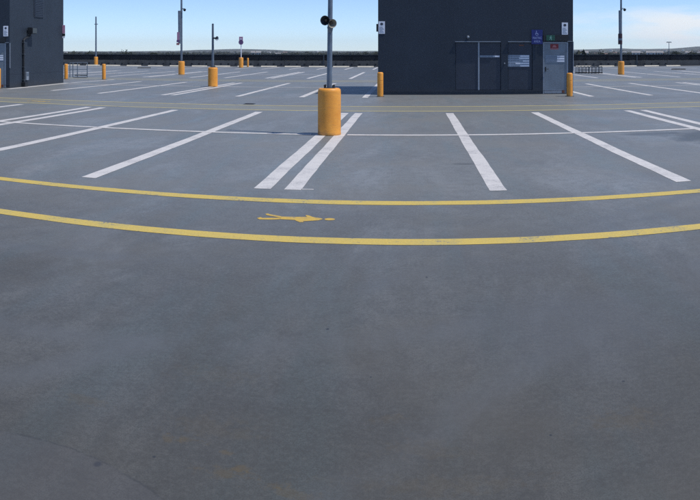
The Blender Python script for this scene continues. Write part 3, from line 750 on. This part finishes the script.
# ------------------------------------------------------------------ land beyond the deck
def ridge(th):
    """skyline height over eye level, in photo pixels, by compass direction"""
    x = 410.2 + th * F
    pts = [(-200, .2), (60, .2), (120, .3), (175, .6), (200, 1.8), (235, 2.8), (265, 2.2), (300, .8), (380, .6), (500, 1.5), (573, 2.2), (600, 2.4), (618, 3.6), (640, 2.6), (665, 2.9), (685, 4.4), (700, 5.6), (760, 7.0), (900, 4.0)]
    for (a, b), (c, d) in zip(pts, pts[1:]):
        if a <= x <= c: t = (x - a) / (c - a); t = t * t * (3 - 2 * t); return b + (d - b) * t
    return 1.2
def land_z(x, y):
    d = math.hypot(x, y); th = math.atan2(x, y)
    z = -13.7 + 2.0 * noise.noise(Vector((x / 300, y / 300, 0)))
    if d > 3200:
        t = min(1, (d - 3200) / 3600); t = t * t * (3 - 2 * t)
        top = 1.65 + (ridge(th) + 0.35 * noise.noise(Vector((th * 30, d / 900, 2)))) / F * d
        z += (top + 13.7) * t * (0.88 + 0.12 * noise.noise(Vector((x / 500, y / 500, 5))))
    if y < 78 and XL < x < XR: z = min(z, -14)
    return z
q = bmesh.new(); rings = []
rad = [0, 40, 90, 150, 250, 400] + [600 * 1.09 ** i for i in range(30)]
NA = 360
for r in rad[1:]:
    rings.append([q.verts.new((r * math.sin(2 * math.pi * i / NA), r * math.cos(2 * math.pi * i / NA), land_z(r * math.sin(2 * math.pi * i / NA), r * math.cos(2 * math.pi * i / NA)))) for i in range(NA)])
for a, b in zip(rings, rings[1:]):
    for i in range(NA): q.faces.new((a[i], b[i], b[(i + 1) % NA], a[(i + 1) % NA]))
q.faces.new(rings[0])
bmesh.ops.recalc_face_normals(q, faces=q.faces[:])
m = MB(); m.join(q); tag(m.build('terrain', 'terrain', smooth=60), kind='structure')

def blob_mesh(n_clump, spread, seed, leaf=0.5):
    """crown of small ragged leaf clumps round the origin, about 1 unit wide and high"""
    rnd = random.Random(seed); vs, fs = [], []
    lobes = [(Vector((rnd.gauss(0, .20), rnd.gauss(0, .20), rnd.uniform(-.25, .30))), rnd.uniform(.18, .30)) for _ in range(7)]
    for _ in range(n_clump):
        c, r = rnd.choice(lobes); d = Vector((rnd.gauss(0, 1), rnd.gauss(0, 1), rnd.gauss(0, .8))).normalized()
        p = c + d * r * rnd.uniform(.55, 1.1); s = leaf * rnd.uniform(.5, 1.3)
        a = Vector((rnd.gauss(0, 1), rnd.gauss(0, 1), rnd.gauss(0, .7))).normalized(); b = a.orthogonal().normalized()
        a2 = b.cross(a)
        k = len(vs); vs += [p + b * s, p - b * s * .6 + a2 * s * .8, p - b * s * .6 - a2 * s * .8, p + a * s * .7]; fs += [(k, k + 1, k + 2), (k, k + 2, k + 3), (k, k + 3, k + 1), (k + 1, k + 3, k + 2)]
    return vs, fs
# the wooded plain: one mass
rnd = random.Random(3); V, Fc = [], []
protos = [blob_mesh(26, 1, 100 + i, .17) for i in range(6)]
count = 0
while count < 9000:
    th = rnd.uniform(-.72, .56); d = 330 * (14 ** rnd.random())
    x, y = d * math.sin(th), d * math.cos(th)
    if noise.noise(Vector((x / 180, y / 180, 9))) < -0.15 and rnd.random() < .8: continue
    vs, fs = protos[rnd.randrange(6)]; sx = rnd.uniform(8, 17) * (1 + d / 6000); sz = rnd.uniform(7, 12.5) * (1.0 + .35 * max(0, noise.noise(Vector((th * 40, d / 400, 7))))); z = land_z(x, y) + sz * .45
    a = rnd.uniform(0, 6.28); ca, sa = math.cos(a), math.sin(a); k = len(V)
    V += [(x + (p.x * ca - p.y * sa) * sx, y + (p.x * sa + p.y * ca) * sx, z + p.z * sz) for p in vs]
    Fc += [tuple(i + k for i in f) for f in fs]; count += 1
me = bpy.data.meshes.new('woodland'); me.from_pydata(V, [], Fc); me.materials.append(M['leaf_far'])
wd = bpy.data.objects.new('woodland', me); COL.objects.link(wd); tag(wd, 'dark line of distant treetops along the horizon beyond the fence', 'woodland', kind='stuff')

# single trees that stand over it
def tree(x, y, h, label, seed):
    z0 = land_z(x, y)
    o = empty('tree', (x, y, z0), label=label, cat='tree', group='single trees above the skyline')
    m = MB(); m.tube([(0, 0, -.5), (.2, 0, h * .35), (0, .1, h * .6)], [h * .03, h * .022, h * .01], 8)
    rr = random.Random(seed)
    for i in range(5):
        a = rr.uniform(0, 6.28); m.tube([(.1, 0, h * (.35 + .05 * i)), (math.cos(a) * h * .15, math.sin(a) * h * .15, h * (.55 + .06 * i))], [h * .012, h * .005], 6)
    m.build('trunk', 'bark', o)
    vs, fs = blob_mesh(420, 1, seed, .05)
    me = bpy.data.meshes.new('crown'); me.from_pydata([(p.x * h * .55, p.y * h * .55, h * .66 + p.z * h * .62) for p in vs], [], fs); me.materials.append(M['leaf'])
    c = bpy.data.objects.new('crown', me); COL.objects.link(c); c.parent = o
for i, (px, d, top, lb) in enumerate(((124, 420, 3.0, 'tallest tree on the left skyline, above the fence by the far post'), (131, 520, 1.2, 'small round tree just right of the tallest skyline tree'),
        (154, 500, 1.6, 'small tree on the skyline midway to the left tall pole'), (190, 560, 1.2, 'low tree on the skyline right of the left tall pole'), (88, 480, .9, 'low dark tree on the skyline by the left building'),
        (342, 600, .7, 'low tree on the skyline right of the foreground pole'), (366, 700, .9, 'low tree on the skyline beside the centre building'), (604, 520, 2.0, 'bushy tree on the skyline left of the right tall pole'),
        (676, 560, 2.6, 'dark tree on the skyline right of the floodlight mast'), (692, 520, 3.0, 'dark bushy tree on the skyline at the right edge'))):
    th = (px - 410.2) / F; x, y = d * math.sin(th), d * math.cos(th)
    tree(x, y, 1.65 + top / F * d - land_z(x, y), lb, 40 + i)

# houses and sheds far off
def house(x, y, w_, d_, h, rz, label, roof='house_roof', name='house', group=None):
    z0 = land_z(x, y)
    o = empty(name, (x, y, z0), rz, label=label, cat='building', group=group)
    MB().box(-w_ / 2, w_ / 2, -d_ / 2, d_ / 2, -1, h).build('wall', 'house_wall', o)
    m = MB(); m.poly([(-w_ / 2 - .5, -d_ / 2 - .5, h + .01), (-w_ / 2 - .5, d_ / 2 + .5, h + .01), (-w_ / 2 - .5, 0, h + d_ * .22)], w_ + 1, (1, 0, 0)); m.build('roof', roof, o)
    for i in range(max(2, int(w_ / 6))):
        q = MB().box(-.7, .7, -.04, .0, 0, 1.3).build('window', 'window_dark', o); q.location = (-w_ / 2 + (i + .5) * w_ / max(2, int(w_ / 6)), -d_ / 2 - .01, h - 2.2)
for px, d, w_, h, lb in ((253, 900, 4.5 * 1.0, 9, 'small white building on the skyline right of the pink sign post'), (258.5, 900, 5.5, 9.2, 'white block just right of the small white skyline building'),
        (636, 800, 9, 11.5, 'white building on the skyline right of the right tall pole'), (651, 860, 11, 12.5, 'pale flat building on the skyline left of the floodlight mast'), (660, 830, 7, 12, 'pale shed on the skyline just left of the floodlight mast'),
        (584, 700, 8, 10.6, 'pale building on the skyline beside the centre building'), (689, 900, 8, 13, 'pale building on the skyline near the right edge')):
    th = (px - 410.2) / F; x, y = d * math.sin(th), d * math.cos(th)
    zt = 1.65 - 0.2 / F * d
    house(x, y, w_, 8, max(6, zt - land_z(x, y) - 1.2), -th, lb, name='skyline_building')
rr = random.Random(11)
for i in range(46):
    th = rr.uniform(-.56, .46) if i % 2 else rr.uniform(.22, .45); d = rr.uniform(1300, 5200)
    x, y = d * math.sin(th), d * math.cos(th)
    house(x, y, rr.uniform(10, 24), rr.uniform(8, 14), rr.uniform(6, 10), -th + rr.uniform(-.6, .6), 'tiny pale house among the distant treetops on the horizon', rr.choice(['house_roof', 'house_roof', 'house_tile']), group='tiny pale houses on the horizon')
# floodlight mast
th = (669 - 410.2) / F; d = 600; x, y = d * math.sin(th), d * math.cos(th); z0 = land_z(x, y); hm = 1.65 + 8.8 / F * d - z0
o = empty('floodlight_mast', (x, y, z0), -th, label='thin T shaped floodlight mast on the skyline at right', cat='light mast')
MB().tube([(0, 0, 0), (0, 0, hm)], [.45, .22], 10).build('mast', 'galv', o)
MB().box(-2.2, 2.2, -.4, .4, hm, hm + .5, .1).build('head_frame', 'galv_dark', o)
m = MB().box(-1.9, -.7, -.75, -.41, hm + .05, hm + .65); q = m.build('lamp', 'galv', o)
for dx in (1.3, 2.6):
    c = q.copy(); COL.objects.link(c); c.location.x = dx

# ------------------------------------------------------------------ haze
HAZE = 5e-5
if HAZE:
    k = NT('haze_air'); k.t.nodes.remove(k.b)
    pv = k.n('ShaderNodeVolumePrincipled'); pv.inputs['Color'].default_value = (0.80, 0.90, 1.0, 1); pv.inputs['Density'].default_value = HAZE; pv.inputs['Anisotropy'].default_value = 0.1
    k.l(pv.outputs[0], [n for n in k.t.nodes if n.type == 'OUTPUT_MATERIAL'][0].inputs['Volume'])
    tag(MB().box(-9500, 9500, -9500, 9500, -30, 150).build('haze', k.m), kind='stuff')
